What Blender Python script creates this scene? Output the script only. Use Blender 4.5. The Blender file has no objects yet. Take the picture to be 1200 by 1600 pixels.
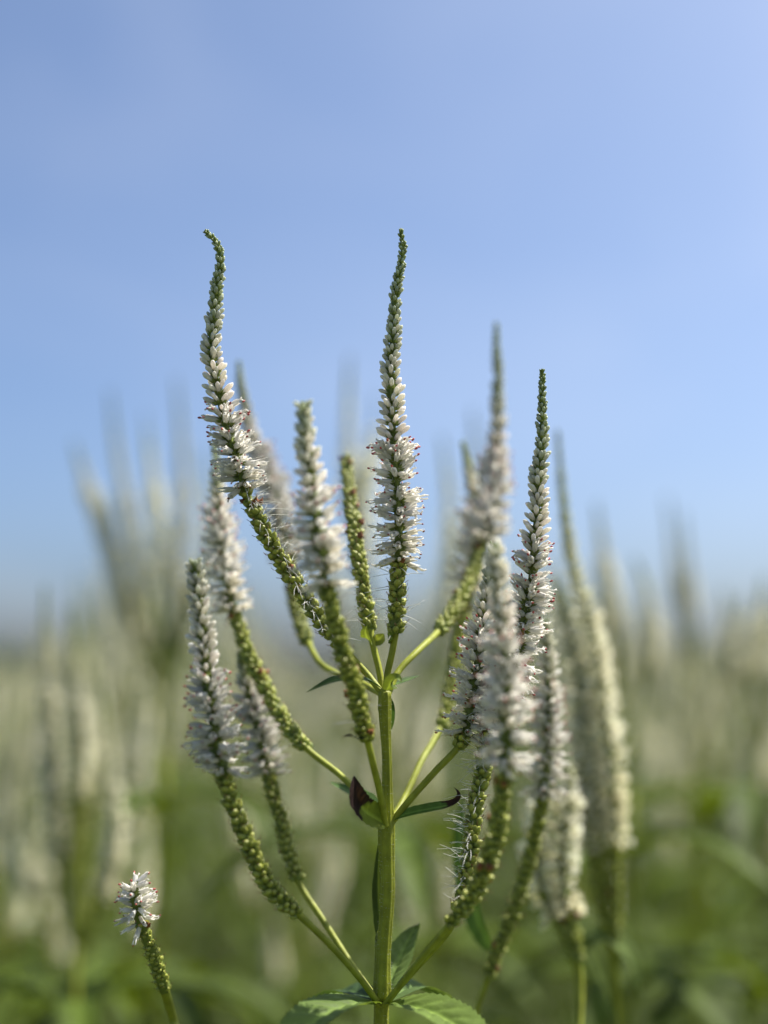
import bpy, math, random
import numpy as np

random.seed(7)
RNG = np.random.default_rng(11)
R = math.radians
scene = bpy.context.scene
COL = scene.collection

# ------------------------------------------------------------------ camera
H = 1.20                      # camera height above the meadow floor (m)
PITCH = math.atan(255 / 2133.33)
FPX = 1600 * 48 / 36.0        # focal length in photo pixels
D0 = 0.307                    # distance to the plane of focus
cam_d = bpy.data.cameras.new('camera')
cam_d.sensor_fit = 'VERTICAL'; cam_d.sensor_height = 36; cam_d.lens = 48
cam_d.clip_start = 0.02; cam_d.clip_end = 2000
cam_d.dof.use_dof = True; cam_d.dof.focus_distance = D0; cam_d.dof.aperture_fstop = 4.3
cam = bpy.data.objects.new('camera', cam_d); COL.objects.link(cam)
cam.location = (0, 0, H); cam.rotation_euler = (math.pi / 2 + PITCH, 0, 0)
scene.camera = cam

# ------------------------------------------------------------------ sky, sun
SUN_AZ, SUN_EL = 64.0, 56.0   # azimuth from +Y towards +X
w = bpy.data.worlds.new('World'); scene.world = w; w.use_nodes = True
nt = w.node_tree; nt.nodes.clear()
sky = nt.nodes.new('ShaderNodeTexSky'); sky.sky_type = 'NISHITA'; sky.sun_disc = False
sky.sun_elevation = R(SUN_EL); sky.sun_rotation = R(SUN_AZ)
sky.altitude = 0; sky.air_density = 0.65; sky.dust_density = 3.3; sky.ozone_density = 5.5
bg = nt.nodes.new('ShaderNodeBackground'); bg.inputs['Strength'].default_value = 0.098
wo = nt.nodes.new('ShaderNodeOutputWorld')
wb = nt.nodes.new('ShaderNodeVectorMath'); wb.operation = 'MULTIPLY'; wb.inputs[1].default_value = (0.98, 1.03, 1.03)   # white balance
nt.links.new(sky.outputs[0], wb.inputs[0])
tcw = nt.nodes.new('ShaderNodeTexCoord'); cn = nt.nodes.new('ShaderNodeTexNoise'); cn.inputs['Scale'].default_value = 3.2; cn.inputs['Detail'].default_value = 4; cn.inputs['Distortion'].default_value = .6
mp = nt.nodes.new('ShaderNodeMapping'); mp.inputs['Scale'].default_value = (1, 1, 2.2)
nt.links.new(tcw.outputs['Generated'], mp.inputs[0]); nt.links.new(mp.outputs[0], cn.inputs['Vector'])
cr = nt.nodes.new('ShaderNodeMapRange'); cr.inputs['From Min'].default_value = .42; cr.inputs['From Max'].default_value = .75; cr.inputs['To Max'].default_value = .08
nt.links.new(cn.outputs['Fac'], cr.inputs['Value'])
mxs = nt.nodes.new('ShaderNodeMixRGB'); mxs.inputs[2].default_value = (6.2, 6.3, 6.6, 1)          # thin even veil of cirrus
nt.links.new(cr.outputs[0], mxs.inputs[0]); nt.links.new(wb.outputs[0], mxs.inputs[1]); nt.links.new(mxs.outputs[0], bg.inputs[0]); nt.links.new(bg.outputs[0], wo.inputs[0])
sun_d = bpy.data.lights.new('sun', 'SUN'); sun_d.energy = 5.0; sun_d.angle = R(0.55); sun_d.color = (1, 0.955, 0.88)
sun = bpy.data.objects.new('sun', sun_d); COL.objects.link(sun)
sun.location = (3, 1, 5)
sun.rotation_euler = (R(90 - SUN_EL), 0, R(180 - SUN_AZ))
scene.view_settings.view_transform = 'Standard'; scene.view_settings.look = 'None'
scene.view_settings.exposure = 0.95; scene.view_settings.gamma = 1
scene.render.engine = 'CYCLES'
scene.cycles.use_denoising = True
scene.cycles.max_bounces = 8; scene.cycles.diffuse_bounces = 4; scene.cycles.transparent_max_bounces = 8
scene.cycles.sample_clamp_indirect = 6

# ------------------------------------------------------------------ materials
def mat_tissue(name, trans=0.3, rough=0.5, spec=0.3, noise_scale=400, noise_amt=0.25, bump=0.0, tcol=(1, 1, 1), bump_scale=1500):
    m = bpy.data.materials.new(name); m.use_nodes = True
    n = m.node_tree.nodes; l = m.node_tree.links; n.clear()
    out = n.new('ShaderNodeOutputMaterial')
    at = n.new('ShaderNodeAttribute'); at.attribute_name = 'Col'
    geo = n.new('ShaderNodeNewGeometry')
    no = n.new('ShaderNodeTexNoise'); no.inputs['Scale'].default_value = noise_scale; no.inputs['Detail'].default_value = 3
    l.new(geo.outputs['Position'], no.inputs['Vector'])
    mr = n.new('ShaderNodeMapRange'); mr.inputs['From Min'].default_value = 0.3; mr.inputs['From Max'].default_value = 0.7
    mr.inputs['To Min'].default_value = 1 - noise_amt; mr.inputs['To Max'].default_value = 1 + noise_amt * 0.6
    l.new(no.outputs['Fac'], mr.inputs['Value'])
    oi = n.new('ShaderNodeObjectInfo')
    mr2 = n.new('ShaderNodeMapRange'); mr2.inputs['To Min'].default_value = 0.86; mr2.inputs['To Max'].default_value = 1.1
    l.new(oi.outputs['Random'], mr2.inputs['Value'])
    mu = n.new('ShaderNodeMath'); mu.operation = 'MULTIPLY'
    l.new(mr.outputs[0], mu.inputs[0]); l.new(mr2.outputs[0], mu.inputs[1])
    vm = n.new('ShaderNodeVectorMath'); vm.operation = 'SCALE'
    l.new(at.outputs['Color'], vm.inputs[0]); l.new(mu.outputs[0], vm.inputs['Scale'])
    p = n.new('ShaderNodeBsdfPrincipled'); p.inputs['Roughness'].default_value = rough
    p.inputs['Specular IOR Level'].default_value = spec
    l.new(vm.outputs[0], p.inputs['Base Color'])
    if bump:
        nb = n.new('ShaderNodeTexNoise'); nb.inputs['Scale'].default_value = bump_scale; nb.inputs['Detail'].default_value = 4
        l.new(geo.outputs['Position'], nb.inputs['Vector'])
        b = n.new('ShaderNodeBump'); b.inputs['Strength'].default_value = bump; b.inputs['Distance'].default_value = 0.0004
        l.new(nb.outputs['Fac'], b.inputs['Height']); l.new(b.outputs[0], p.inputs['Normal'])
    if trans > 0:
        t = n.new('ShaderNodeBsdfTranslucent')
        tm = n.new('ShaderNodeVectorMath'); tm.operation = 'MULTIPLY'; tm.inputs[1].default_value = tcol
        l.new(vm.outputs[0], tm.inputs[0]); l.new(tm.outputs[0], t.inputs['Color'])
        mx = n.new('ShaderNodeMixShader'); mx.inputs[0].default_value = trans
        l.new(p.outputs[0], mx.inputs[1]); l.new(t.outputs[0], mx.inputs[2]); l.new(mx.outputs[0], out.inputs[0])
    else:
        l.new(p.outputs[0], out.inputs[0])
    return m

M_PETAL = mat_tissue('white_petal', 0.5, 0.5, 0.3, 700, 0.12, 0.15, (1.03, 1.0, .94))
M_GREEN = mat_tissue('green_calyx', 0.22, 0.45, 0.4, 600, 0.3, 0.3, (1.15, 1.1, 0.6))
M_ANTHER = mat_tissue('anther', 0.1, 0.5, 0.3, 900, 0.3)
M_STEM = mat_tissue('green_stem', 0.14, 0.5, 0.25, 350, 0.25, 0.35, (1.2, 1.1, 0.5))
M_LEAF = mat_tissue('green_leaf', 0.34, 0.58, 0.15, 260, 0.22, 0.35, (1.25, 1.15, 0.45), 900)
M_THREAD = mat_tissue('dry_thread', 0.3, 0.4, 0.5, 500, 0.1)
MATS = [M_PETAL, M_GREEN, M_ANTHER, M_STEM, M_LEAF, M_THREAD]
PET, GRN, ANT, STM, LEA, THR = range(6)

# ------------------------------------------------------------------ mesh helpers
class G:
    """triangle soup: v (n,3), t (m,3), mi (m,), c (n,3)"""
    def __init__(s, v, t, mi, c):
        s.v = np.asarray(v, float).reshape(-1, 3); s.t = np.asarray(t, int).reshape(-1, 3)
        s.mi = np.broadcast_to(np.asarray(mi, int), (len(s.t),)).copy()
        s.c = np.broadcast_to(np.asarray(c, float), (len(s.v), 3)).copy()
    def xf(s, M, tint=1.0):
        M = np.asarray(M, float)
        return G(s.v @ M[:3, :3].T + M[:3, 3], s.t, s.mi, np.clip(s.c * tint, 0, 0.95))

def join(gs):
    gs = [g for g in gs if g is not None and len(g.t)]
    if not gs: return None
    off = np.cumsum([0] + [len(g.v) for g in gs[:-1]])
    return G(np.vstack([g.v for g in gs]), np.vstack([g.t + o for g, o in zip(gs, off)]),
             np.concatenate([g.mi for g in gs]), np.vstack([g.c for g in gs]))

def mesh_of(name, g):
    me = bpy.data.meshes.new(name)
    nv, n3 = len(g.v), len(g.t)
    me.vertices.add(nv); me.vertices.foreach_set('co', g.v.astype(np.float32).ravel())
    me.loops.add(n3 * 3); me.loops.foreach_set('vertex_index', g.t.astype(np.int32).ravel())
    me.polygons.add(n3); me.polygons.foreach_set('loop_start', np.arange(0, n3 * 3, 3, dtype=np.int32))
    used = sorted(set(g.mi.tolist())); remap = np.zeros(len(MATS), np.int32)
    for k, u in enumerate(used): me.materials.append(MATS[u]); remap[u] = k
    me.polygons.foreach_set('material_index', remap[g.mi].astype(np.int32))
    me.polygons.foreach_set('use_smooth', np.ones(n3, bool))
    ca = me.color_attributes.new('Col', 'FLOAT_COLOR', 'POINT')
    c4 = np.ones((nv, 4), np.float32); c4[:, :3] = g.c
    ca.data.foreach_set('color', c4.ravel())
    me.update(); me.validate()
    return me

def obj(name, data, parent=None, loc=None, **props):
    if isinstance(data, G): data = mesh_of(name, data)
    o = bpy.data.objects.new(name, data); COL.objects.link(o)
    if parent is not None: o.parent = parent
    if loc is not None: o.location = loc
    for k, v in props.items(): o[k] = v
    return o

def grid_tris(nr, nc, wrap=False):
    t = []
    cc = nc if wrap else nc - 1
    for i in range(nr - 1):
        for j in range(cc):
            a = i * nc + j; b = i * nc + (j + 1) % nc; c = a + nc; d = b + nc
            t += [(a, b, d), (a, d, c)]
    return np.array(t, int)

def lathe(prof, nseg, mat, cols, lobes=0, lobe_amt=0.0, twist=0.0):
    """prof: list of (z, r); closes nothing (use r=0 ends)"""
    prof = np.asarray(prof, float); n = len(prof)
    th = np.linspace(0, 2 * math.pi, nseg, endpoint=False)
    v = np.zeros((n, nseg, 3))
    for i, (z, r) in enumerate(prof):
        rr = r * (1 + lobe_amt * np.cos(lobes * th)); a = th + twist * i
        v[i, :, 0] = rr * np.cos(a); v[i, :, 1] = rr * np.sin(a); v[i, :, 2] = z
    cols = np.asarray(cols, float)
    if cols.ndim == 1: cols = np.tile(cols, (n, 1))
    return G(v.reshape(-1, 3), grid_tris(n, nseg, True), mat, np.repeat(cols, nseg, axis=0))

def frames(p):
    p = np.asarray(p, float)
    T = np.gradient(p, axis=0); T /= np.linalg.norm(T, axis=1, keepdims=True) + 1e-12
    a = np.array([0, -1.0, 0]) if abs(T[0][1]) < 0.9 else np.array([1.0, 0, 0])
    N = np.zeros_like(p)
    n = a - T[0] * (a @ T[0]); n /= np.linalg.norm(n); N[0] = n
    for i in range(1, len(p)):
        n = N[i - 1] - T[i] * (N[i - 1] @ T[i]); N[i] = n / (np.linalg.norm(n) + 1e-12)
    return T, N, np.cross(T, N)

def tube(p, r, nseg, mat, col, ridges=0, ridge_amt=0.0, cap=True):
    p = np.asarray(p, float); n = len(p)
    r = np.broadcast_to(np.asarray(r, float), (n,))
    T, N, B = frames(p)
    th = np.linspace(0, 2 * math.pi, nseg, endpoint=False)
    k = 1 + ridge_amt * np.cos(ridges * th)
    v = p[:, None, :] + (r[:, None] * k)[:, :, None] * (np.cos(th)[None, :, None] * N[:, None, :] + np.sin(th)[None, :, None] * B[:, None, :])
    col = np.asarray(col, float)
    if col.ndim == 1: col = np.tile(col, (n, 1))
    v = v.reshape(-1, 3); c = np.repeat(col, nseg, axis=0); t = grid_tris(n, nseg, True)
    if cap:
        v = np.vstack([v, p[0], p[-1] + T[-1] * r[-1] * 0.6]); c = np.vstack([c, col[0], col[-1]])
        e = []
        for j in range(nseg):
            j2 = (j + 1) % nseg
            e += [(n * nseg, j2, j), (n * nseg + 1, (n - 1) * nseg + j, (n - 1) * nseg + j2)]
        t = np.vstack([t, np.array(e, int)])
    return G(v, t, mat, c)

def spline(pts, n=160):
    """centripetal-ish Catmull-Rom, resampled by arc length"""
    P = np.asarray(pts, float)
    if len(P) == 2: q = np.linspace(P[0], P[1], n)
    else:
        P = np.vstack([2 * P[0] - P[1], P, 2 * P[-1] - P[-2]]); q = []
        for i in range(1, len(P) - 2):
            for u in np.linspace(0, 1, 24, endpoint=False):
                a, b, c, d = P[i - 1], P[i], P[i + 1], P[i + 2]
                q.append(0.5 * ((2 * b) + (c - a) * u + (2 * a - 5 * b + 4 * c - d) * u ** 2 + (3 * b - a - 3 * c + d) * u ** 3))
        q.append(P[-2]); q = np.array(q)
    s = np.concatenate([[0], np.cumsum(np.linalg.norm(np.diff(q, axis=0), axis=1))])
    ss = np.linspace(0, s[-1], n)
    return np.stack([np.interp(ss, s, q[:, k]) for k in range(3)], 1), s[-1]

cp, sp_ = math.cos(PITCH), math.sin(PITCH)
FW = np.array([0, cp, sp_]); UPV = np.array([0, -sp_, cp]); RT = np.array([1.0, 0, 0]); CAM = np.array([0, 0, H])
def P(px, py, d=D0):
    """photo pixel (1200 x 1600) at distance d along the view axis -> world"""
    return CAM + d * (FW + (px - 600) / FPX * RT + (800 - py) / FPX * UPV)
def project(p):
    q = np.asarray(p) - CAM; d = q @ FW
    return 600 + FPX * (q @ RT) / d, 800 - FPX * (q @ UPV) / d, d

# ------------------------------------------------------------------ floret prototypes
WHITE = np.array([0.88, 0.865, 0.82]); PINKW = np.array([0.83, 0.79, 0.745]); PALE = np.array([0.55, 0.58, 0.45])
BUDG = np.array([0.24, 0.285, 0.125]); CALYX = np.array([0.19, 0.235, 0.06]); CAPS = np.array([0.34, 0.36, 0.065])
STEMC = np.array([0.29, 0.315, 0.034]); RACH = np.array([0.17, 0.21, 0.04])
RED = np.array([0.48, 0.10, 0.085]); BROWN = np.array([0.22, 0.07, 0.025])
mm = 0.001

def zig(g_n, z0, z1, r0, r1, nt_, mat, col):
    """cup with pointed teeth"""
    n = nt_ * 2; th = np.linspace(0, 2 * math.pi, n, endpoint=False)
    v = []; 
    for z, r in ((z0, r0 * 0.35), (z0 + 0.3 * (z1 - z0), r0), ): v += [(r * math.cos(a), r * math.sin(a), z) for a in th]
    for k, a in enumerate(th):
        if k % 2 == 0: v.append((r1 * math.cos(a), r1 * math.sin(a), z1))
        else: v.append((r0 * 1.02 * math.cos(a), r0 * 1.02 * math.sin(a), z0 + 0.55 * (z1 - z0)))
    c = np.repeat(np.array([col * 0.8, col, col * 1.25]), n, axis=0)
    return G(v, grid_tris(3, n, True), mat, c)

def make_bud(level, hi=True):
    """unit length 1 along +Z; level 0 green tip bud .. 1 big white bud"""
    ns = 8 if hi else 5
    if level < 0.5: tipc = BUDG * 1.35 + (PALE - BUDG * 1.35) * (level / 0.5)
    else: tipc = PALE + (PINKW * 1.02 - PALE) * ((level - 0.5) / 0.5)
    base = tipc * 0.62 + CALYX * 0.38
    wdt = 0.16 - 0.012 * level
    if hi:
        z = [0, .10, .25, .42, .58, .72, .84, .94, 1.0]; r = [.3, .70, .84, .92, 1, 1.0, .84, .46, 0.0]
    else:
        z = [0, .2, .6, .88, 1.0]; r = [.4, .85, 1, .8, 0.0]
    cols = [base + (tipc - base) * min(1, zz / 0.4) for zz in z]
    cols = [c * (1.0 + (0.35 - .2 * level if zz > .8 else 0.08 if zz > .5 else 0)) for c, zz in zip(cols, z)]
    g = lathe([(a, b * wdt) for a, b in zip(z, r)], ns, PET if level > 0.3 else GRN, cols, 4, 0.05 if hi else 0)
    ch = 0.62 - 0.26 * level
    cal = zig(0, 0, ch, wdt * 1.08, wdt * 1.14, 5 if hi else 3, GRN, CALYX * (1.25 - 0.25 * level))
    return join([g, cal])

def ellipsoid(c, ax, r1, r2, mat, col, ns=6):
    z = np.linspace(-1, 1, 6); g = lathe([(zz * r1, r2 * math.sqrt(max(0, 1 - zz * zz))) for zz in z], ns, mat, col)
    ax = np.asarray(ax, float); ax /= np.linalg.norm(ax)
    a = np.array([1.0, 0, 0]) if abs(ax[0]) < .8 else np.array([0, 1.0, 0])
    x = np.cross(a, ax); x /= np.linalg.norm(x); y = np.cross(ax, x)
    M = np.eye(4); M[:3, 0] = x; M[:3, 1] = y; M[:3, 2] = ax; M[:3, 3] = c
    return g.xf(M)

def make_flower(kind, rg, hi=True):
    """real size in metres, +Z out, +Y towards the spike's tip. kind 0 just opening, 1 open, 2 ageing"""
    L = (4.7, 5.1, 4.6)[kind] * mm * rg.uniform(.93, 1.07)
    wc = WHITE if kind < 2 else WHITE * np.array([.97, .95, .88])
    nl = 8 if hi else 6
    prof = [(0.0, .30), (.12, .50), (.30, .62), (.55, .70), (.78, .74)] if hi else [(0.0, .35), (.30, .62), (.78, .76)]
    wd = (1.1, 1.12, 0.98)[kind]
    th = np.linspace(0, 2 * math.pi, nl, endpoint=False); v = []; c = []
    for z, r in prof:
        v += [(r * wd * mm * math.cos(a), r * wd * mm * math.sin(a), z * L) for a in th]
        c += [(wc * (.55 if z < .1 else .92) + CALYX * (.3 if z < .1 else .02))] * nl
    ph = rg.uniform(0, 1)
    for k, a in enumerate(th):
        lob = 0.5 + 0.5 * math.cos(4 * a + ph) if hi else (k % 2)
        zz = L * (.84 + .16 * lob) + rg.uniform(-.04, .04) * mm
        rr = (.72 + (-.12, .30, .22)[kind] * lob + rg.uniform(-.05, .05)) * wd * mm
        v.append((rr * math.cos(a), rr * math.sin(a), zz)); c.append(wc)
    parts = [G(v, grid_tris(len(prof) + 1, nl, True), PET, np.array(c))]
    parts.append(zig(0, 0, 1.9 * mm, .62 * mm, .80 * mm, 5 if hi else 3, GRN, CALYX))
    ex = (.7, 1.7, 1.4)[kind] * mm
    if not hi: parts[0].v[:, 2] *= 1.18
    for sx in ((-1, 1) if hi else ()):
        e = L + ex * rg.uniform(.65, 1.25)
        p = np.array([[sx * .2, 0, .5 * L / mm], [sx * .35, .1, .85 * L / mm],
                      [sx * rg.uniform(.3, 1.0), rg.uniform(-.3, .5), (L + .5 * ex) / mm],
                      [sx * rg.uniform(.3, .9), rg.uniform(-.5, .5), e / mm]]) * mm
        q, _ = spline(p, 6 if hi else 3)
        parts.append(tube(q, (.2 if kind else .22) * mm, 5 if hi else 3, PET, WHITE * .97))
        ac = RED * rg.uniform(.7, 1.25) if kind == 0 or (kind == 1 and rg.random() < .45) else BROWN * rg.uniform(.7, 1.6) + np.array([.08, .03, .02])
        if rg.random() < (.36, .24, .15)[kind] * (1 if hi else .5):
            parts.append(ellipsoid(q[-1] + (q[-1] - q[-2]) * .2, [sx * .4, rg.uniform(-.5, .5), 1], (.55 if kind == 0 else .42) * mm, (.29 if kind == 0 else .24) * mm, ANT, ac, 6 if hi else 4))
    if hi and kind:
        q, _ = spline(np.array([[0, 0, .6 * L / mm], [0, .2, L / mm], [rg.uniform(-.4, .4), rg.uniform(-.2, .8), (L + ex * 1.2) / mm]]) * mm, 5)
        parts.append(tube(q, .06 * mm, 4, THR, WHITE * .9))
    return join(parts)

def make_capsule(rg, hi=True, kind=0):
    """real size; kind 0 green swelling capsule, 1 with withered brown corolla"""
    L = 2.5 * mm; ns = 8 if hi else 5
    col = CAPS * rg.uniform(.85, 1.2)
    z = [0, .12, .3, .5, .7, .86, .96, 1.0]; r = [.35, .8, 1.0, 1.02, .85, .52, .2, .05]
    if not hi: z, r = z[::2] + [1.0], r[::2] + [0]
    g = [lathe([(a * L, b * .86 * mm) for a, b in zip(z, r)], ns, GRN, [col * (.85 + .35 * a) for a in z], 2, .10)]
    g.append(zig(0, -.1 * mm, 1.55 * mm, .92 * mm, 1.02 * mm, 5 if hi else 3, GRN, CALYX * 1.15))
    if hi:
        q = np.array([[0, 0, L * .95], [.1 * mm, .1 * mm, L * 1.15], [rg.uniform(-.4, .4) * mm, rg.uniform(-.2, .5) * mm, L * 1.4]])
        g.append(tube(q, .07 * mm, 4, GRN, BROWN * .8))
    if kind == 1:
        n = 8; zz = np.linspace(0, 1, 5); v = []
        for a in zz:
            for k in range(n):
                t = 2 * math.pi * k / n; rr = (.6 + .5 * math.sin(a * 5)) * mm * rg.uniform(.5, 1.2)
                v.append((rr * math.cos(t), rr * math.sin(t), L * .7 + a * 2.2 * mm + rg.uniform(-.25, .25) * mm))
        g.append(G(v, grid_tris(5, n, True), ANT, np.array([BROWN * rg.uniform(.5, 1.3) + np.array([.06, .035, .015]) for _ in v])))
    return join(g)

NB = 8
def floret_set(hi):
    rg = np.random.default_rng(5)
    return {'bud': [make_bud(i / (NB - 1), hi) for i in range(NB)],
            'flower': [make_flower(k, rg, hi) for k in (0, 0, 0, 1, 1, 1, 1, 2, 2, 2)],
            'seed_capsule': [make_capsule(rg, hi, k) for k in (0, 0, 0, 0, 1)]}
FH = floret_set(True); FL = floret_set(False)
for fl_ in FL['flower'] + FL['bud'][3:]:
    w_ = fl_.c.min(1) > .3; fl_.c[w_] = np.minimum(fl_.c[w_] * [1.13, 1.12, .97], .92)

# ------------------------------------------------------------------ flower spikes
def place_florets(path, length, zc, zf, zb, rg, dense=1.0, size=1.0, full=1.0, ends=1.0, gaps=0.03, cut=1.0):
    """zc, zf, zb: arc fractions where capsules, flowers and buds start. returns list of (kind, variant, 4x4, tint)"""
    n = len(path); T, N, B = frames(path); out = []
    s = zc * length; row = 0
    while s < ends * length - 0.15 * mm:
        u = s / length; i = min(n - 1, int(u * (n - 1)))
        tb = (u - zb) / max(1e-6, 1 - zb)
        tf = (u - zf) / max(1e-6, zb - zf)
        tc = (u - zc) / max(1e-6, zf - zc)
        ra = (0.95 - 0.55 * u) * mm * size
        if u >= zb:
            te = tb * cut if tb < .93 else tb * cut + (tb - .93) / .07 * (1 - cut) * .8
            kind = 'bud'; L = (2.95 * (1 - te) ** 0.8 + .72) * mm * size; al = R(60 - 34 * te ** .8); k = 6 if te < .45 else 5
            step = (1.72 - .82 * te) * mm; lvl = 1 - te ** 1.4 * 1.0
        elif u >= zf:
            kind = 'flower'; L = size * .86; al = R(60 + 32 * (1 - tf)); k = 7; step = 1.8 * mm
        else:
            kind = 'seed_capsule'; L = size * (0.76 + 0.10 * math.sin(tc * 3)); al = R(50); k = 6; step = 1.68 * mm
        ph0 = row * math.pi / k + rg.uniform(-.12, .12)
        for j in range(k):
            if rg.random() < gaps: continue
            ph = ph0 + 2 * math.pi * j / k + rg.uniform(-.14, .14)
            rad = math.cos(ph) * N[i] + math.sin(ph) * B[i]
            a = al + R(rg.normal(0, 6 if kind != 'flower' else 11))
            d = math.cos(a) * T[i] + math.sin(a) * rad
            y = T[i] - d * (T[i] @ d); y /= np.linalg.norm(y) + 1e-9
            y = y * math.cos(.5 * rg.normal()) + np.cross(d, y) * math.sin(.5 * rg.normal()); y -= d * (y @ d); y /= np.linalg.norm(y)
            x = np.cross(y, d)
            off = rg.uniform(-.4, .4) * step
            i2 = min(n - 1, max(0, int((s + off) / length * (n - 1))))
            pos = path[i2] + rad * ra * .75
            kd, sc = kind, L * rg.uniform(.84, 1.14)
            if kind == 'bud':
                lv = np.clip(lvl + rg.normal(0, .06), 0, 1); var = int(round(lv * (NB - 1)))
                wz = 1.0 + 0.5 * te
                S = np.array([sc * wz, sc * wz, sc])
            else:
                if kind == 'flower':
                    f = 1 - tf + rg.normal(0, .12)          # 0 newest at the top
                    var = int(rg.integers(0, 3)) if f < .38 else int(rg.integers(3, 7)) if f < .74 else int(rg.integers(7, 10))
                    if rg.random() < .05 and full < 2: kd, var, sc = 'bud', NB - 1, 2.9 * mm * size
                    S = np.array([sc] * 3)
                else:
                    var = int(rg.integers(0, 4)) if rg.random() > .018 + .16 * (tc > .88) else 4
                    S = np.array([sc] * 3)
            M = np.eye(4); M[:3, 0] = x * S[0]; M[:3, 1] = y * S[1]; M[:3, 2] = d * S[2]; M[:3, 3] = pos
            out.append((kd, var, M, rg.uniform(.9, 1.08)))
        s += step / dense; row += 1
    return out

def axis_mesh(path, length, zc, r0, r1, nseg=8, rid=0):
    n = len(path); u = np.linspace(0, 1, n)
    r = np.where(u < zc, r0 * .72, r0 + (r1 - r0) * (u - zc) / max(1e-6, 1 - zc)); r = np.convolve(np.pad(r, 4, mode='edge'), np.ones(9) / 9, 'valid')
    c = np.array([STEMC if uu < zc else RACH + (STEMC - RACH) * 0 for uu in u])
    return tube(path, r, nseg, STM, c, rid, .10 if rid else 0)

def threads(path, length, u0, u1, count, rg, side=None):
    """dry white styles left on the fruiting part"""
    n = len(path); T, N, B = frames(path); gs = []
    for _ in range(count):
        u = rg.uniform(u0, u1); i = min(n - 1, int(u * (n - 1))); ph = rg.uniform(0, 2 * math.pi)
        rad = math.cos(ph) * N[i] + math.sin(ph) * B[i]
        if side is not None and rad @ side < -.1: rad = rad - 1.4 * side * (rad @ side)
        p0 = path[i] + rad * 1.6 * mm
        L = rg.uniform(2.5, 6.5) * mm
        dr = rad * .9 + T[i] * rg.uniform(-.25, .35) + rg.normal(0, .12, 3); dr /= np.linalg.norm(dr)
        p1 = p0 + dr * L * .5 + rg.normal(0, .12, 3) * mm
        p2 = p0 + dr * L + rg.normal(0, .35, 3) * mm - np.array([0, 0, .4 * mm])
        q, _ = spline(np.array([p0, p1, p2]), 6)
        gs.append(tube(q, np.linspace(.075, .045, 6) * mm, 4, THR, np.array([.84, .83, .76]) * rg.uniform(.7, 1.05)))
    return join(gs)

def zone_u(path, ys):
    """arc fractions where the projected path crosses photo rows ys"""
    pr = np.array([project(p)[1] for p in path]); return [int(np.argmin(np.abs(pr - y))) / (len(path) - 1) for y in ys]

# ------------------------------------------------------------------ leaves
def make_leaf(path, wid, up, nu=40, nv=9, fold=0.35, serr=0.06, col=(0.08, 0.12, 0.024), teeth=16, quilt=0.7 * mm, dead=None, peak=0.42):
    """blade along path; up: rough normal; dead: fraction beyond which the blade is withered dark brown"""
    q, L = spline(path, nu); T = np.gradient(q, axis=0); T /= np.linalg.norm(T, axis=1, keepdims=True)
    up = np.asarray(up, float); v = []; c = []; col = np.asarray(col, float)
    a_ = peak / (1 - peak)
    for i in range(nu):
        t = i / (nu - 1); wv = (t ** (a_ * 0.9) * (1 - t) ** .9); wv /= (peak ** (a_ * .9) * (1 - peak) ** .9)
        wv = max(wv, .05 if t < .5 else .01) * wid * .5
        n = up - T[i] * (up @ T[i]); n /= np.linalg.norm(n); s = np.cross(T[i], n)
        for j in range(nv):
            k = j / (nv - 1) * 2 - 1
            ww = wv * (1 + (serr * (1 - 2 * ((t * teeth) % 1.0)) if abs(k) > .99 else 0))
            phs = t * 9 - abs(k) * 1.3
            h = abs(k) * ww * fold + quilt * abs(math.sin(math.pi * phs)) * (1 - abs(k)) * min(1, abs(k) * 4)
            p = q[i] + s * k * ww + n * h
            v.append(p)
            vein = max(0, 1 - abs(k) * 7) * .55 + max(0, 1 - abs(math.sin(math.pi * phs)) * 4) * .22
            cc = col * (1 + vein * 1.2) + np.array([.05, .06, .02]) * vein
            if dead is not None and t > dead - .06 * (abs(k) > .5): cc = np.array([.022, .012, .010]) * (1 + .8 * ((i * 7 + j * 3) % 5) / 5)
            c.append(cc)
    return G(v, grid_tris(nu, nv), LEA, np.array(c))

# ================================================================== the setting
gm = bpy.data.materials.new('meadow_soil'); gm.use_nodes = True
n = gm.node_tree.nodes; l = gm.node_tree.links; pb = n['Principled BSDF']; pb.inputs['Roughness'].default_value = .95
tc = n.new('ShaderNodeTexCoord'); no = n.new('ShaderNodeTexNoise'); no.inputs['Scale'].default_value = 1.3; no.inputs['Detail'].default_value = 8
rp = n.new('ShaderNodeValToRGB'); rp.color_ramp.elements[0].color = (.035, .05, .014, 1); rp.color_ramp.elements[1].color = (.10, .115, .04, 1)
rp.color_ramp.elements[0].position = .35; rp.color_ramp.elements[1].position = .7
l.new(tc.outputs['Object'], no.inputs['Vector']); l.new(no.outputs['Fac'], rp.inputs[0]); l.new(rp.outputs[0], pb.inputs['Base Color'])
me = bpy.data.meshes.new('ground')
NG = 41; ax = np.sign(np.linspace(-1, 1, NG)) * np.abs(np.linspace(-1, 1, NG)) ** 3 * 900
gv = [(x, y, 0.0) for y in ax for x in ax]
me.from_pydata(gv, [], [(i * NG + j, i * NG + j + 1, (i + 1) * NG + j + 1, (i + 1) * NG + j) for i in range(NG - 1) for j in range(NG - 1)])
me.materials.append(gm); obj('ground', me, kind='structure')

# ================================================================== the sharp plant
def mk_plant(name, base, label, cat='plant', group=None):
    o = bpy.data.objects.new(name, None); COL.objects.link(o); o.location = base
    o.empty_display_size = .05
    o['label'] = label; o['category'] = cat
    if group: o['group'] = group
    return o
def sub(g, base):
    return G(g.v - base, g.t, g.mi, g.c)

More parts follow.
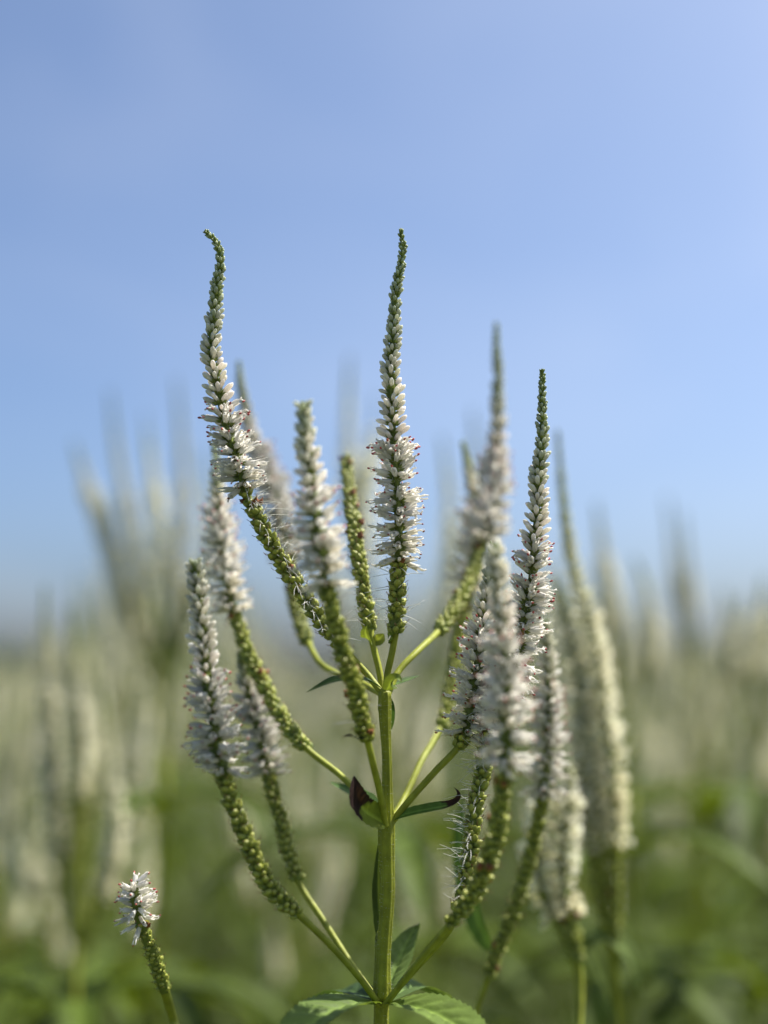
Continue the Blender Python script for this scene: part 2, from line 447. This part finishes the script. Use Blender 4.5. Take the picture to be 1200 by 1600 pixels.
ROOT = P(597, 1600); stem_low = np.array([ROOT[0] - .012, ROOT[1] + .05, 0.0])
plant = mk_plant('flowering_plant', stem_low, 'sharp white-spiked plant with a fan of many spikes on one upright green stem', 'plant')
N1, N2, N3 = P(597, 1560), P(604, 1285), P(601, 1078)
# main stem, three lengths with nodes
sp0, _ = spline(np.array([stem_low, stem_low + [.003, -.012, .4], stem_low + [.006, -.03, .8], N1 + (N1 - P(604, 1285)) * .35, N1, P(600, 1480), P(606, 1390), P(604, 1320), N2, P(605, 1200), P(602, 1130), N3]), 2600)
keep = np.concatenate([np.arange(0, 2100, 30), np.arange(2100, 2600, 2)]); sp0 = sp0[keep]
dist = lambda a: np.linalg.norm(sp0 - a, axis=1)
u = np.arange(len(sp0)); i1, i2 = int(np.argmin(dist(N1))), int(np.argmin(dist(N2)))
rad = np.where(u < i1, 1.66, np.where(u < i2, 1.54, 1.06)) * mm
for c_, amt, wd_ in ((i1, .5, 5.0), (i2, .6, 6.0), (len(sp0) - 4, .45, 5.0)): rad = rad + amt * mm * np.exp(-((u - c_) / wd_) ** 2)
rad = np.convolve(np.pad(rad, 4, mode='edge'), np.ones(9) / 9, 'valid')
obj('stem', sub(tube(sp0, rad, 42, STM, STEMC, 7, .07), stem_low), plant)

hs = []; rgh = np.random.default_rng(77); Ts, Ns, Bs = frames(sp0)
for _ in range(2600):
    i = int(rgh.integers(70, len(sp0) - 1)); a = rgh.uniform(0, 6.283); o_ = math.cos(a) * Ns[i] + math.sin(a) * Bs[i]
    p0 = sp0[i] + o_ * rad[i] * .96; p1 = p0 + (o_ + rgh.normal(0, .35, 3)) * rgh.uniform(.2, .5) * mm
    hs.append(tube(np.array([p0, p1]), [.03 * mm, .012 * mm], 3, THR, (.6, .62, .45), cap=False))
obj('stem_hair', sub(join(hs), stem_low), plant, kind='stuff')
SPIKES = [
 # (path px, py, depth offset mm from base to tip), (capsule y, flower y, bud y), options
 dict(p=[(602,1085,0),(606,1050,0),(616,1000,0),(621,930,0),(623,860,0),(621,780,0),(616,700,0),(612,620,0),(612,560,0),(617,480,0),(623,430,0),(629,392,0),(627,358,0)], z=(988,882,690), thr=40, tag='s1'),
 dict(p=[(598,1085,0),(575,1055,2),(545,1022,2),(505,975,2),(468,920,1),(430,860,0),(398,800,0),(372,730,0),(352,660,0),(338,600,0),(331,540,0),(335,480,0),(344,420,0),(340,385,0),(321,361,0)], z=(1000,772,632), thr=220, side=(1,0,.1), tag='s2'),
 dict(p=[(599,1085,2),(592,1045,4),(581,1000,6),(572,950,9),(563,890,13),(553,820,22),(546,765,36),(541,715,50)], z=(985,700,690), tag='s3', thr=10),
 dict(p=[(606,1085,2),(622,1050,6),(655,1015,12),(688,982,26),(722,930,40),(748,870,52),(766,800,62),(775,720,70),(778,620,76),(777,560,80),(775,505,84)], z=(985,850,720), tag='s4'),
 dict(p=[(598,1085,4),(560,1065,16),(500,1035,32),(466,960,50),(452,880,60),(437,800,66),(415,735,72),(393,680,76),(380,620,80),(372,565,84)], z=(1000,870,700), tag='s5'),
 dict(p=[(602,1290,-2),(592,1230,-8),(572,1150,-16),(555,1080,-22),(533,1010,-26),(513,930,-28),(499,850,-29),(487,760,-29),(478,690,-29),(473,628,-29)], z=(1152,925,770), cut=.62, thr=12, tag='s6'),
 dict(p=[(600,1290,2),(572,1250,8),(530,1210,14),(472,1162,20),(425,1095,28),(388,1020,34),(366,955,38),(350,890,41),(343,820,44),(340,740,47),(334,690,50)], z=(1168,955,800), tag='s7'),
 dict(p=[(608,1290,0),(640,1250,0),(680,1205,1),(722,1158,2),(738,1100,3),(746,1040,4),(754,970,6),(764,900,8),(770,850,9)], z=(1165,1152,980), tag='s8'),
 dict(p=[(606,1290,4),(630,1250,14),(658,1190,24),(690,1130,40),(706,1060,50),(718,985,58),(732,920,64),(742,840,70),(738,760,76),(722,690,80)], z=(1132,930,800), tag='s8b'),
 dict(p=[(600,1572,-2),(648,1510,-10),(702,1445,-18),(742,1392,-24),(768,1330,-30),(783,1260,-33),(790,1190,-35),(790,1100,-36),(785,1000,-36),(779,920,-36),(773,850,-36)], z=(1440,1205,1000), cut=.42, tag='s9'),
 dict(p=[(598,1570,2),(650,1512,0),(700,1455,-4),(724,1400,-5),(734,1330,-4),(745,1250,-2),(768,1140,0),(798,1050,1),(820,965,1),(832,880,0),(839,790,0),(845,700,0),(848,640,0),(846,578,0)], z=(1420,1150,850), thr=160, side=(-1,0,0), tag='s10'),
 dict(p=[(594,1572,-1),(560,1525,-5),(515,1475,-9),(466,1428,-12),(425,1390,-14),(395,1335,-16),(370,1275,-17),(350,1215,-18),(336,1150,-18),(325,1070,-18),(316,990,-18),(310,930,-18),(306,878,-18)], z=(1425,1205,1060), cut=.45, tag='s12'),
 dict(p=[(594,1570,3),(545,1500,12),(500,1430,20),(465,1375,25),(445,1310,29),(425,1230,32),(405,1150,34),(388,1080,35),(375,1020,36)], z=(1372,1215,1090), tag='s13'),
]
cands = []; spike_objs = []
for k, S in enumerate(SPIKES):
    rg = np.random.default_rng(100 + k)
    pts = np.array([P(x, y, D0 + dz * mm) for x, y, dz in S['p']])
    path, Ln = spline(pts, 300); zc, zf, zb = zone_u(path, S['z'])
    path = path + (np.sin(np.linspace(0, 40 * Ln / .1, 300) + k)[:, None] * .12 * mm) * np.array([1, .3, 0]) * np.clip(np.linspace(-.3, 2, 300), 0, 1)[:, None]
    fl = place_florets(path, Ln, zc, zf, zb, rg, cut=S.get('cut', 1.0))
    so = obj('flower_spike', sub(axis_mesh(path, Ln, zc, 1.0 * mm, .42 * mm, 10, 5), stem_low), plant)
    spike_objs.append(so)
    if S.get('thr'):
        g = threads(path, Ln, zc + .01, zf + .06, S['thr'], rg, np.array(S['side'], float) if 'side' in S else None)
        obj('dry_style_tuft', sub(g, stem_low), so, kind='stuff')
    for f in fl:
        pos = f[2][:3, 3]; d = abs(project(pos)[2] - D0)
        face = -(f[2][:3, 2] / np.linalg.norm(f[2][:3, 2])) @ FW
        radial = pos - path[int(np.argmin(((path - pos) ** 2).sum(1)))]
        face2 = -(radial / (np.linalg.norm(radial) + 1e-9)) @ FW
        sc = np.linalg.norm(f[2][:3, 2]) * (1000 if f[0] == 'bud' else 3)
        cands.append((sc * (1.0 + .8 * face2) / (1 + d / .012), k, f))
HM = {kd: [mesh_of(kd, g) for g in FH[kd]] for kd in FH}
from mathutils import Matrix, Vector
cands.sort(key=lambda a: -a[0]); cnt = {'bud': 0, 'flower': 0, 'seed_capsule': 0}; rest = [[] for _ in SPIKES]
for sc, k, (kd, var, M, tint) in cands:
    if cnt[kd] < 295:
        cnt[kd] += 1
        o = bpy.data.objects.new(kd, HM[kd][var]); COL.objects.link(o); o.parent = spike_objs[k]
        M2 = M.copy(); M2[:3, 3] -= stem_low
        o.matrix_basis = Matrix(M2.tolist())
    else: rest[k].append(FH[kd][var].xf(M, tint))
for k, gs in enumerate(rest):
    if gs: obj('floret_cluster', sub(join(gs), stem_low), spike_objs[k], kind='stuff')

# leaves and bracts of the sharp plant
def leaf_px(pts, wid, up, **kw):
    return make_leaf(np.array([P(x, y, D0 + dz * mm) for x, y, dz in pts]), wid * mm, up, **kw)
LG = (.052, .080, .008); LP = (.15, .2, .04)
main_leaves = [
 leaf_px([(592,1570,-1),(565,1570,-6),(530,1577,-13),(490,1598,-22),(455,1636,-31),(430,1690,-40)], 12, (-.15,-.3,1), nu=120, nv=25, col=(.11,.165,.035), teeth=26),
 leaf_px([(604,1570,-1),(635,1572,-6),(678,1584,-12),(720,1611,-20),(752,1655,-28),(772,1710,-36)], 11.5, (.15,-.35,1), nu=120, nv=25, col=(.12,.175,.035), teeth=26),
 leaf_px([(602,1566,3),(612,1530,10),(628,1490,16),(642,1462,20),(656,1443,22)], 8, (-.5,-1,.2), nu=40, nv=11, col=(.13,.19,.05)),
 leaf_px([(604,1566,3),(628,1550,10),(652,1545,17),(690,1566,26),(715,1612,34)], 9, (0,-.3,1), nu=40, nv=11, col=(.10,.16,.045)),
 leaf_px([(592,1566,3),(565,1556,10),(535,1552,18),(500,1576,28),(470,1630,36)], 9, (0,-.2,1), nu=40, nv=11, col=(.04,.075,.025)),
]
for g in main_leaves: obj('leaf', sub(g, stem_low), plant)
bract = [
 (leaf_px([(603,1288,-2),(588,1279,-5),(572,1269,-7),(560,1254,-8),(555,1234,-8),(553,1212,-7)], 5.6, (.35,-1,.35), nu=30, nv=9, fold=.5, col=(.16,.2,.025), dead=.56, serr=.1, quilt=.12*mm, peak=.45), 'small bract with a withered dark brown tip'),
 (leaf_px([(608,1282,0),(640,1271,-1),(672,1264,-2),(700,1258,-2),(714,1250,-2),(716,1239,-2),(709,1230,-2)], 2.6, (.05,-.8,.8), nu=36, nv=9, fold=.5, col=(.07,.13,.03), dead=.70, quilt=.1*mm), 'narrow bract with a curled black tip'),
 (leaf_px([(600,1282,4),(575,1252,10),(545,1236,16),(515,1222,22)], 4.5, (0,-.4,1), nu=24, nv=7, col=(.06,.11,.03), quilt=.1*mm), None),
 (leaf_px([(597,1076,-1),(575,1064,-4),(552,1062,-7),(520,1064,-9),(478,1082,-10)], 3.4, (0,-.5,1), nu=30, nv=9, fold=.3, col=(.06,.11,.035), quilt=.1*mm), None),
 (leaf_px([(604,1078,-2),(612,1066,-5),(622,1060,-8),(628,1066,-9)], 3.4, (.3,-.9,.3), nu=16, nv=7, col=(.13,.18,.035), quilt=.1*mm), None),
 (leaf_px([(606,1074,2),(628,1066,5),(655,1056,9)], 2.6, (0,-.3,1), nu=16, nv=7, col=(.06,.11,.03), quilt=.1*mm), None),
 (leaf_px([(598,1082,3),(603,1110,5),(612,1140,7)], 4.0, (.2,-1,.2), nu=16, nv=7, col=(.05,.10,.03), quilt=.1*mm), None),
 (leaf_px([(581,1003,5),(574,996,3),(571,985,2),(574,977,2)], 3.0, (-.5,-.8,.2), nu=14, nv=7, col=(.15,.20,.04), quilt=.05*mm), None),
 (leaf_px([(583,1003,7),(592,999,6),(600,990,6)], 3.0, (.4,-.8,.4), nu=14, nv=7, col=(.17,.21,.05), quilt=.05*mm), None),
 (leaf_px([(616,1003,1),(611,994,-2),(605,988,-3)], 2.6, (-.4,-.8,.4), nu=14, nv=7, col=(.13,.18,.04), quilt=.05*mm), None),
 (leaf_px([(574,1160,-15),(560,1155,-18),(548,1150,-20),(534,1152,-21)], 2.0, (0,-.5,1), nu=16, nv=7, col=(.05,.075,.03), quilt=.05*mm, dead=.6), None),
 (leaf_px([(603,1500,4),(594,1440,6),(591,1380,7),(593,1310,8)], 3.2, (.15,-1,0), nu=20, nv=7, col=(.06,.09,.02), quilt=.1*mm), None),
]
for g, lb in bract:
    o = obj('bract', sub(g, stem_low), plant)
    if lb: o['label'] = lb
def whorl_paths(c, n, ph, L, droop, rg):
    for k in range(n):
        a = ph + 2 * math.pi * k / n + rg.uniform(-.2, .2); o = np.array([math.cos(a), math.sin(a), 0]); l_ = L * rg.uniform(.8, 1.1)
        yield np.array([c, c + o * .25 * l_ + [0, 0, .13 * l_], c + o * .62 * l_ + [0, 0, (.16 - droop * .4) * l_], c + o * .95 * l_ + [0, 0, (.05 - droop) * l_]])
rgm = np.random.default_rng(3)
for z in np.arange(.30, ROOT[2] - .09, .10):
    i = int(np.argmin(abs(sp0[:, 2] - z)))
    for q in whorl_paths(sp0[i], 5, z * 20, .10, .25, rgm):
        obj('leaf', sub(make_leaf(q, .021, (0, 0, 1), nu=14, nv=5, quilt=0), stem_low), plant)

# ================================================================== blurred neighbours drawn from the photo
def low_spike(path, Ln, zc, zf, zb, rg, size=1.0, dense=.8, fs=FL, tip=1.0, cut=1.0):
    fl = place_florets(path, Ln, zc, zf, zb, rg, dense, size, ends=tip, cut=cut)
    return join([axis_mesh(path, Ln, zc, 1.1 * mm * size, .45 * mm * size, 6)] + [fs[kd][v].xf(M, t) for kd, v, M, t in fl])

def px_plant(label, depth, node, spikes, cat='plant', size=1.0, leaves=True, seed=0, group=None, hi=False, split=False, leafn=5, extra=()):
    rg = np.random.default_rng(500 + seed)
    nd = P(node[0], node[1], depth); base = np.array([nd[0] + rg.uniform(-.02, .02), nd[1] + rg.uniform(.0, .05), 0.0])
    pl = mk_plant('flowering_plant', base, label, cat, group)
    st, _ = spline(np.array([base, base * .6 + nd * .4 + [.004, .004, 0], base * .25 + nd * .75 + [-.003, .003, 0], nd]), 40)
    obj('stem', sub(tube(st, np.linspace(2.4, 1.7, 40) * mm * size, 10, STM, STEMC), base), pl)
    for S in spikes:
        pts = np.array([nd] + [P(q[0], q[1], depth + (q[2] if len(q) > 2 else 0) * mm) for q in S['p']])
        path, Ln = spline(pts, 160); zc, zf, zb = zone_u(path, S['z'])
        if split:
            fl = place_florets(path, Ln, zc, zf, zb, rg, 1.1, size * .86, ends=S.get('tip', 1), gaps=.10)
            so = obj('flower_spike', sub(axis_mesh(path, Ln, zc, 1.5 * mm, .9 * mm, 10, 5), base), pl)
            for kd, v, M, t in fl:
                M2 = M.copy(); M2[:3, 3] -= base
                o = bpy.data.objects.new(kd, HM[kd][v]); COL.objects.link(o); o.parent = so; o.matrix_basis = Matrix(M2.tolist())
        else:
            obj('flower_spike', sub(low_spike(path, Ln, zc, zf, zb, rg, size, 1.0 if hi else .8, FH if hi else FL, S.get('tip', 1), S.get('cut', 1.0)), base), pl)
    for pts, wd, up, cl in extra:
        obj('leaf', sub(make_leaf(np.array([P(*q) for q in pts]), wd, up, nu=30, nv=9, col=cl), base), pl)
    if leaves:
        z = nd[2] - .035
        while z > .25:
            i = int(np.argmin(abs(st[:, 2] - z)))
            for q in whorl_paths(st[i], leafn, rg.uniform(0, 6), rg.uniform(.075, .11), rg.uniform(.1, .35), rg):
                obj('leaf', sub(make_leaf(q, rg.uniform(.015, .023), (0, 0, 1), nu=14, nv=5, quilt=0, col=np.array(LG) * rg.uniform(.75, 1.3)), base), pl)
            z -= rg.uniform(.065, .095)
    return pl

px_plant('short broken spike with a few white flowers left at its blunt top', D0, (285, 1660),
         [dict(p=[(272,1600,18),(255,1540,10),(238,1490,4),(222,1445,0),(212,1410,-2),(207,1382,-3)], z=(1545,1440,1386))], seed=1, split=True, leaves=False)
px_plant('plant with two short white spikes crowded together close behind the sharp plant', .365, (905, 1640),
         [dict(p=[(905,1560,10),(890,1480,15),(855,1410,20),(838,1340,22),(845,1270,24),(865,1200,26)], z=(1500,1440,1250)),
          dict(p=[(908,1540,10),(898,1460,15),(882,1390,20),(880,1310,22),(888,1240,24),(885,1170,24)], z=(1500,1430,1240))], seed=2, leaves=False)
px_plant('single slender white spike on a pale green stalk leaning in from below', .355, (728, 1660),
         [dict(p=[(745,1580,0),(768,1510,0),(800,1430,0),(828,1340,0),(848,1250,-2),(857,1150,-4),(857,1060,-5),(851,972,-5)], z=(1520,1245,1080), cut=.5)], seed=12, hi=True, leaves=False,
         extra=[([(774,1492,.356),(752,1450,.360),(734,1385,.366),(724,1310,.370),(728,1235,.374)], .009, (-.9,-.5,.1), (.03, .065, .02))])
px_plant('tall plant with a long curved spike of white flowers bending over', .42, (968, 1640),
         [dict(p=[(964,1520),(961,1420),(960,1310),(950,1160),(925,990),(895,880),(880,780),(871,672)], z=(1470,1310,960)),
          dict(p=[(955,1500),(940,1330),(922,1180),(898,1040),(868,900)], z=(1400,1300,1000)),
          dict(p=[(960,1520),(930,1380),(912,1250),(905,1130),(918,1040)], z=(1440,1330,1140))], seed=3, leaves=True,
         extra=[([(966,1600,.42),(925,1500,.42),(905,1468,.42),(945,1458,.42),(985,1500,.42),(1000,1560,.42)], .011, (.3,-.6,.8), (.11, .15, .04))])
px_plant('blurred plant with a wide fan of pale spikes rising against the sky', .66, (258, 1180),
         [dict(p=[(235,1060),(200,950),(162,830),(132,745),(115,690)], z=(1050,980,760)),
          dict(p=[(252,1080),(222,1010),(190,930),(178,850),(165,770)], z=(1060,1000,860)),
          dict(p=[(255,1080),(275,1010),(300,930),(345,850),(352,790)], z=(1060,1000,860)),
          dict(p=[(248,1050),(225,930),(200,800),(182,700),(172,610)], z=(1020,930,780)),
          dict(p=[(256,1050),(252,930),(246,810),(235,720),(226,645)], z=(1020,900,760), tip=.95),
          dict(p=[(262,1050),(275,930),(285,810),(284,700),(275,590)], z=(1020,930,760)),
          dict(p=[(270,1060),(300,960),(325,870),(322,780),(312,700)], z=(1020,950,820))], seed=4)
px_plant('blurred low plant with three slender pale spikes left of the fan', .54, (118, 1480),
         [dict(p=[(98,1380),(86,1250),(76,1110),(70,1010),(70,915)], z=(1400,1340,1080)),
          dict(p=[(112,1380),(122,1240),(126,1120),(118,1030),(110,945)], z=(1360,1250,1100)),
          dict(p=[(150,1420),(178,1330),(178,1240),(165,1130),(150,1040)], z=(1430,1400,1230))], seed=5)
px_plant('blurred plant with thin pale spikes directly behind the tall central spike', .62, (600, 1240),
         [dict(p=[(590,1100),(578,950),(570,800),(582,700),(586,615)], z=(1000,880,700), tip=.92, cut=.5),
          dict(p=[(580,1080),(556,900),(546,760),(544,650),(546,555)], z=(900,800,700)),
          dict(p=[(640,1120),(690,960),(705,850),(700,760),(690,680)], z=(1000,940,800)),
          dict(p=[(620,1120),(735,950),(748,820),(745,720),(738,640)], z=(1000,900,790)),
          dict(p=[(560,1120),(540,980),(520,900),(505,840)], z=(1050,980,900))], seed=6)
px_plant('blurred plant with two thin spikes standing over the right of the meadow', .62, (985, 1240),
         [dict(p=[(975,1100),(958,960),(942,860),(932,785)], z=(1050,980,880)),
          dict(p=[(1000,1100),(1020,1000),(1010,920),(990,870)], z=(1080,1030,960)),
          dict(p=[(965,1150),(940,1080),(905,1010),(885,930)], z=(1100,1060,990))], seed=7)
px_plant('blurred plant with paired grey-green spike tips against the pale sky', .78, (1085, 1200),
         [dict(p=[(1075,1080),(1062,960),(1052,860),(1042,775)], z=(1020,940,900)),
          dict(p=[(1090,1080),(1082,980),(1075,890),(1066,800)], z=(1040,960,910)),
          dict(p=[(1110,1100),(1135,1030),(1140,970),(1130,920)], z=(1060,1040,980))], seed=8)
px_plant('blurred bushy plant with cream spikes rising on the far right', .66, (1185, 1180),
         [dict(p=[(1180,1080),(1178,1010),(1190,950),(1192,900)], z=(1080,1050,960)),
          dict(p=[(1160,1100),(1140,1030),(1150,980),(1158,930)], z=(1080,1060,990)),
          dict(p=[(1205,1100),(1225,1030),(1230,970),(1222,900)], z=(1080,1050,960))], seed=9)

# ================================================================== the meadow behind: copies of six built plants
def plant_proto(k):
    rg = np.random.default_rng(900 + k); parts = []; ht = 1.0
    st, _ = spline(np.array([[0, 0, 0], [rg.uniform(-.02, .02), rg.uniform(-.02, .02), .5], [rg.uniform(-.03, .03), rg.uniform(-.03, .03), ht]]), 30)
    parts.append(('stem', mesh_of('stem', tube(st, np.linspace(2.8, 1.5, 30) * mm, 8, STM, STEMC))))
    top = st[-1]
    def sp(c, a, reach, L, zc):
        o = np.array([math.cos(a), math.sin(a), 0])
        pts = np.array([c, c + o * reach * .55 + [0, 0, .22 * L], c + o * reach * .95 + [0, 0, .52 * L], c + o * reach * (1.02 + rg.uniform(-.2, .2)) + [rg.uniform(-.01, .01), rg.uniform(-.01, .01), L]])
        path, Ln = spline(pts, 100); zf = zc + rg.uniform(.10, .30); zb = zf + rg.uniform(.18, .28)
        parts.append(('flower_spike', mesh_of('flower_spike', low_spike(path, Ln, zc, zf, zb, rg, 1.3, .58))))
    sp(top, 0, .004, rg.uniform(.12, .16), .1)
    for lev, (dz, n_) in enumerate(((0, 3), (-.045, 3), (-.09, 2))):
        ph = rg.uniform(0, 6)
        for j in range(n_): sp(top + [0, 0, dz], ph + 2 * math.pi * j / n_ + rg.uniform(-.3, .3), rg.uniform(.02, .055), rg.uniform(.10, .15), .22)
    z = ht - .07
    while z > .2:
        i = int(np.argmin(abs(st[:, 2] - z)))
        for q in whorl_paths(st[i], 5, rg.uniform(0, 6), rg.uniform(.08, .12), rg.uniform(.1, .4), rg):
            parts.append(('leaf', mesh_of('leaf', make_leaf(q, rg.uniform(.017, .025), (0, 0, 1), nu=9, nv=5, quilt=0, serr=0, col=np.array(LG) * rg.uniform(.75, 1.35)))))
        z -= rg.uniform(.07, .10)
    tip = max(max(v.co.z for v in m.vertices) for nme, m in parts if nme == 'flower_spike')
    return parts, tip
PROTO = [plant_proto(k) for k in range(6)]
SKX = [-400, 0, 60, 110, 160, 300, 380, 440, 520, 600, 700, 860, 950, 1020, 1100, 1150, 1250, 1700]
SKY = [950, 1020, 960, 960, 860, 820, 900, 1015, 1015, 930, 880, 860, 900, 960, 1010, 960, 930, 950]
rg = np.random.default_rng(21); spots = []
tries = 0
while len(spots) < 150 and tries < 20000:
    tries += 1
    d = math.sqrt(rg.uniform(.76 ** 2, 4.6 ** 2)); px = rg.uniform(-260, 1460); x = (px - 600) / FPX * d
    if any((x - a) ** 2 + (d - b) ** 2 < (.13 + .012 * b) ** 2 for a, b, _ in spots): continue
    spots.append((x, d, px))
for x, d, px in spots:
    k = int(rg.integers(0, 6)); parts, tip = PROTO[k]
    ty = np.interp(px, SKX, SKY) + rg.uniform(0, 1) ** 1.3 * 140 * min(1, 1.2 / d) - (20 if d > 2 else 0)
    ztip = P(px, ty, d)[2]; s = np.clip(ztip / tip, .72, 1.32)
    pl = mk_plant('meadow_plant', (x, d, 0), 'blurred white-spiked plant standing in the meadow beyond the nearest plants', 'plant', 'blurred plants of the meadow')
    pl.rotation_euler[2] = rg.uniform(0, 6.28); sx = rg.uniform(.9, 1.05); pl.scale = (sx, sx, s)
    for nme, m in parts:
        o = bpy.data.objects.new(nme, m); COL.objects.link(o); o.parent = pl

# far meadow: too far and too many to count
def far_proto(k):
    rg = np.random.default_rng(700 + k); gs = [tube(np.array([[0, 0, 0], [.01, 0, .5], [0, .01, 1.0]]), 3 * mm, 4, STM, STEMC)]
    for j in range(9):
        a = rg.uniform(0, 6.28); rr = rg.uniform(0, .07); z0 = 1 - rg.uniform(0, .14); Lh = rg.uniform(.10, .16)
        p = np.array([[0, 0, z0 - .02], [rr * math.cos(a), rr * math.sin(a), z0 + .35 * Lh], [rr * math.cos(a), rr * math.sin(a), z0 + .7 * Lh], [rr * math.cos(a) * 1.05, rr * math.sin(a), z0 + Lh]])
        gs.append(tube(p, np.array([1.5, 5, 4.6, 1.2]) * mm, 5, PET, np.array([STEMC, WHITE * .72, WHITE * .7, PALE])))
    for j in range(26):
        a = rg.uniform(0, 6.28); z = rg.uniform(.25, .93); q = list(whorl_paths(np.array([0, 0, z]), 1, a, .11, .25, rg))[0]
        gs.append(make_leaf(q, .024, (0, 0, 1), nu=4, nv=2, quilt=0, serr=0, fold=0, col=np.array(LG) * rg.uniform(.7, 1.3)))
    return join(gs)
FP = [far_proto(k) for k in range(5)]; gs = []
for k_ in range(820):
    d = math.sqrt(rg.uniform(4.6 ** 2, 16 ** 2)) if rg.random() < .7 else rg.uniform(16, 60)
    x = rg.uniform(-.55, .55) * d
    if k_ >= 560:                                   # the meadow goes on to both sides
        d = rg.uniform(.4, 9); x = rg.choice([-1, 1]) * (.55 * d + .25 + rg.uniform(0, 1) ** 1.3 * 7)
    s = rg.uniform(.88, 1.12) * (1 if d < 16 else rg.uniform(1.0, 1.1)); kx = 1 if d < 16 else d / 12
    a = rg.uniform(0, 6.28); M = np.eye(4); M[:2, :2] = np.array([[math.cos(a), -math.sin(a)], [math.sin(a), math.cos(a)]]) * kx; M[2, 2] = s; M[:3, 3] = (x, d, 0)
    gs.append(FP[int(rg.integers(0, 5))].xf(M))
obj('far_meadow', join(gs), kind='stuff', label='far meadow of white-flowered plants merging into one soft mass', category='meadow')

# grass between the stems
v = []; t = []; c = []
for _ in range(13000):
    d = math.sqrt(rg.uniform(.35 ** 2, 7 ** 2)); x = rg.uniform(-1.3, 1.3) * (d + .3); h_ = rg.uniform(.25, .8); a = rg.uniform(0, 6.28); b = rg.uniform(.03, .16); wdt = rg.uniform(1.5, 4) * mm
    o = np.array([math.cos(a), math.sin(a), 0]); s = np.array([-o[1], o[0], 0]) * wdt; b0 = np.array([x, d, 0]); k0 = len(v)
    for f in (0, .4, .75): ctr = b0 + o * b * f * f + [0, 0, h_ * f]; v += [ctr - s * (1 - f * .6), ctr + s * (1 - f * .6)]
    v.append(b0 + o * b + [0, 0, h_ * .97]); cc = np.array(LG) * rg.uniform(.7, 1.5) * np.array([1.1, 1, .7]); c += [cc] * 7
    t += [(k0, k0 + 1, k0 + 3), (k0, k0 + 3, k0 + 2), (k0 + 2, k0 + 3, k0 + 5), (k0 + 2, k0 + 5, k0 + 4), (k0 + 4, k0 + 5, k0 + 6)]
obj('meadow_grass', G(v, t, LEA, np.array(c)), kind='stuff', label='green grass growing between the stems of the meadow plants', category='grass')

# far-off wood along the horizon
v = []; t = []; c = []
for j in range(170):
    d = rg.uniform(150, 190); x = rg.uniform(-1.5, 1.5) * d; hh = rg.uniform(1.6, 3.4); ww = rg.uniform(2.0, 3.6)
    for _ in range(160):
        q = rg.normal(0, 1, 3); q /= np.linalg.norm(q); q *= rg.uniform(.6, 1) ; ctr = np.array([x, d, 0.2 + hh * .55]) + q * [ww, ww, hh * .45]
        e1 = rg.normal(0, .45, 3); e2 = rg.normal(0, .45, 3); k0 = len(v); v += [ctr - e1, ctr + e2, ctr + e1, ctr - e2]
        t += [(k0, k0 + 1, k0 + 2), (k0, k0 + 2, k0 + 3)]; c += [np.array([.045, .075, .03]) * rg.uniform(.6, 1.3)] * 4
    tr = tube(np.array([[x, d, 0], [x, d, hh * .6]]), [.16, .08], 5, STM, (.06, .05, .035))
    k0 = len(v); v += list(tr.v); t += [tuple(a + k0) for a in tr.t]; c += list(tr.c)
obj('distant_wood', G(v, t, LEA, np.array(c)), kind='stuff', label='low dark line of trees on the horizon behind the meadow', category='wood')
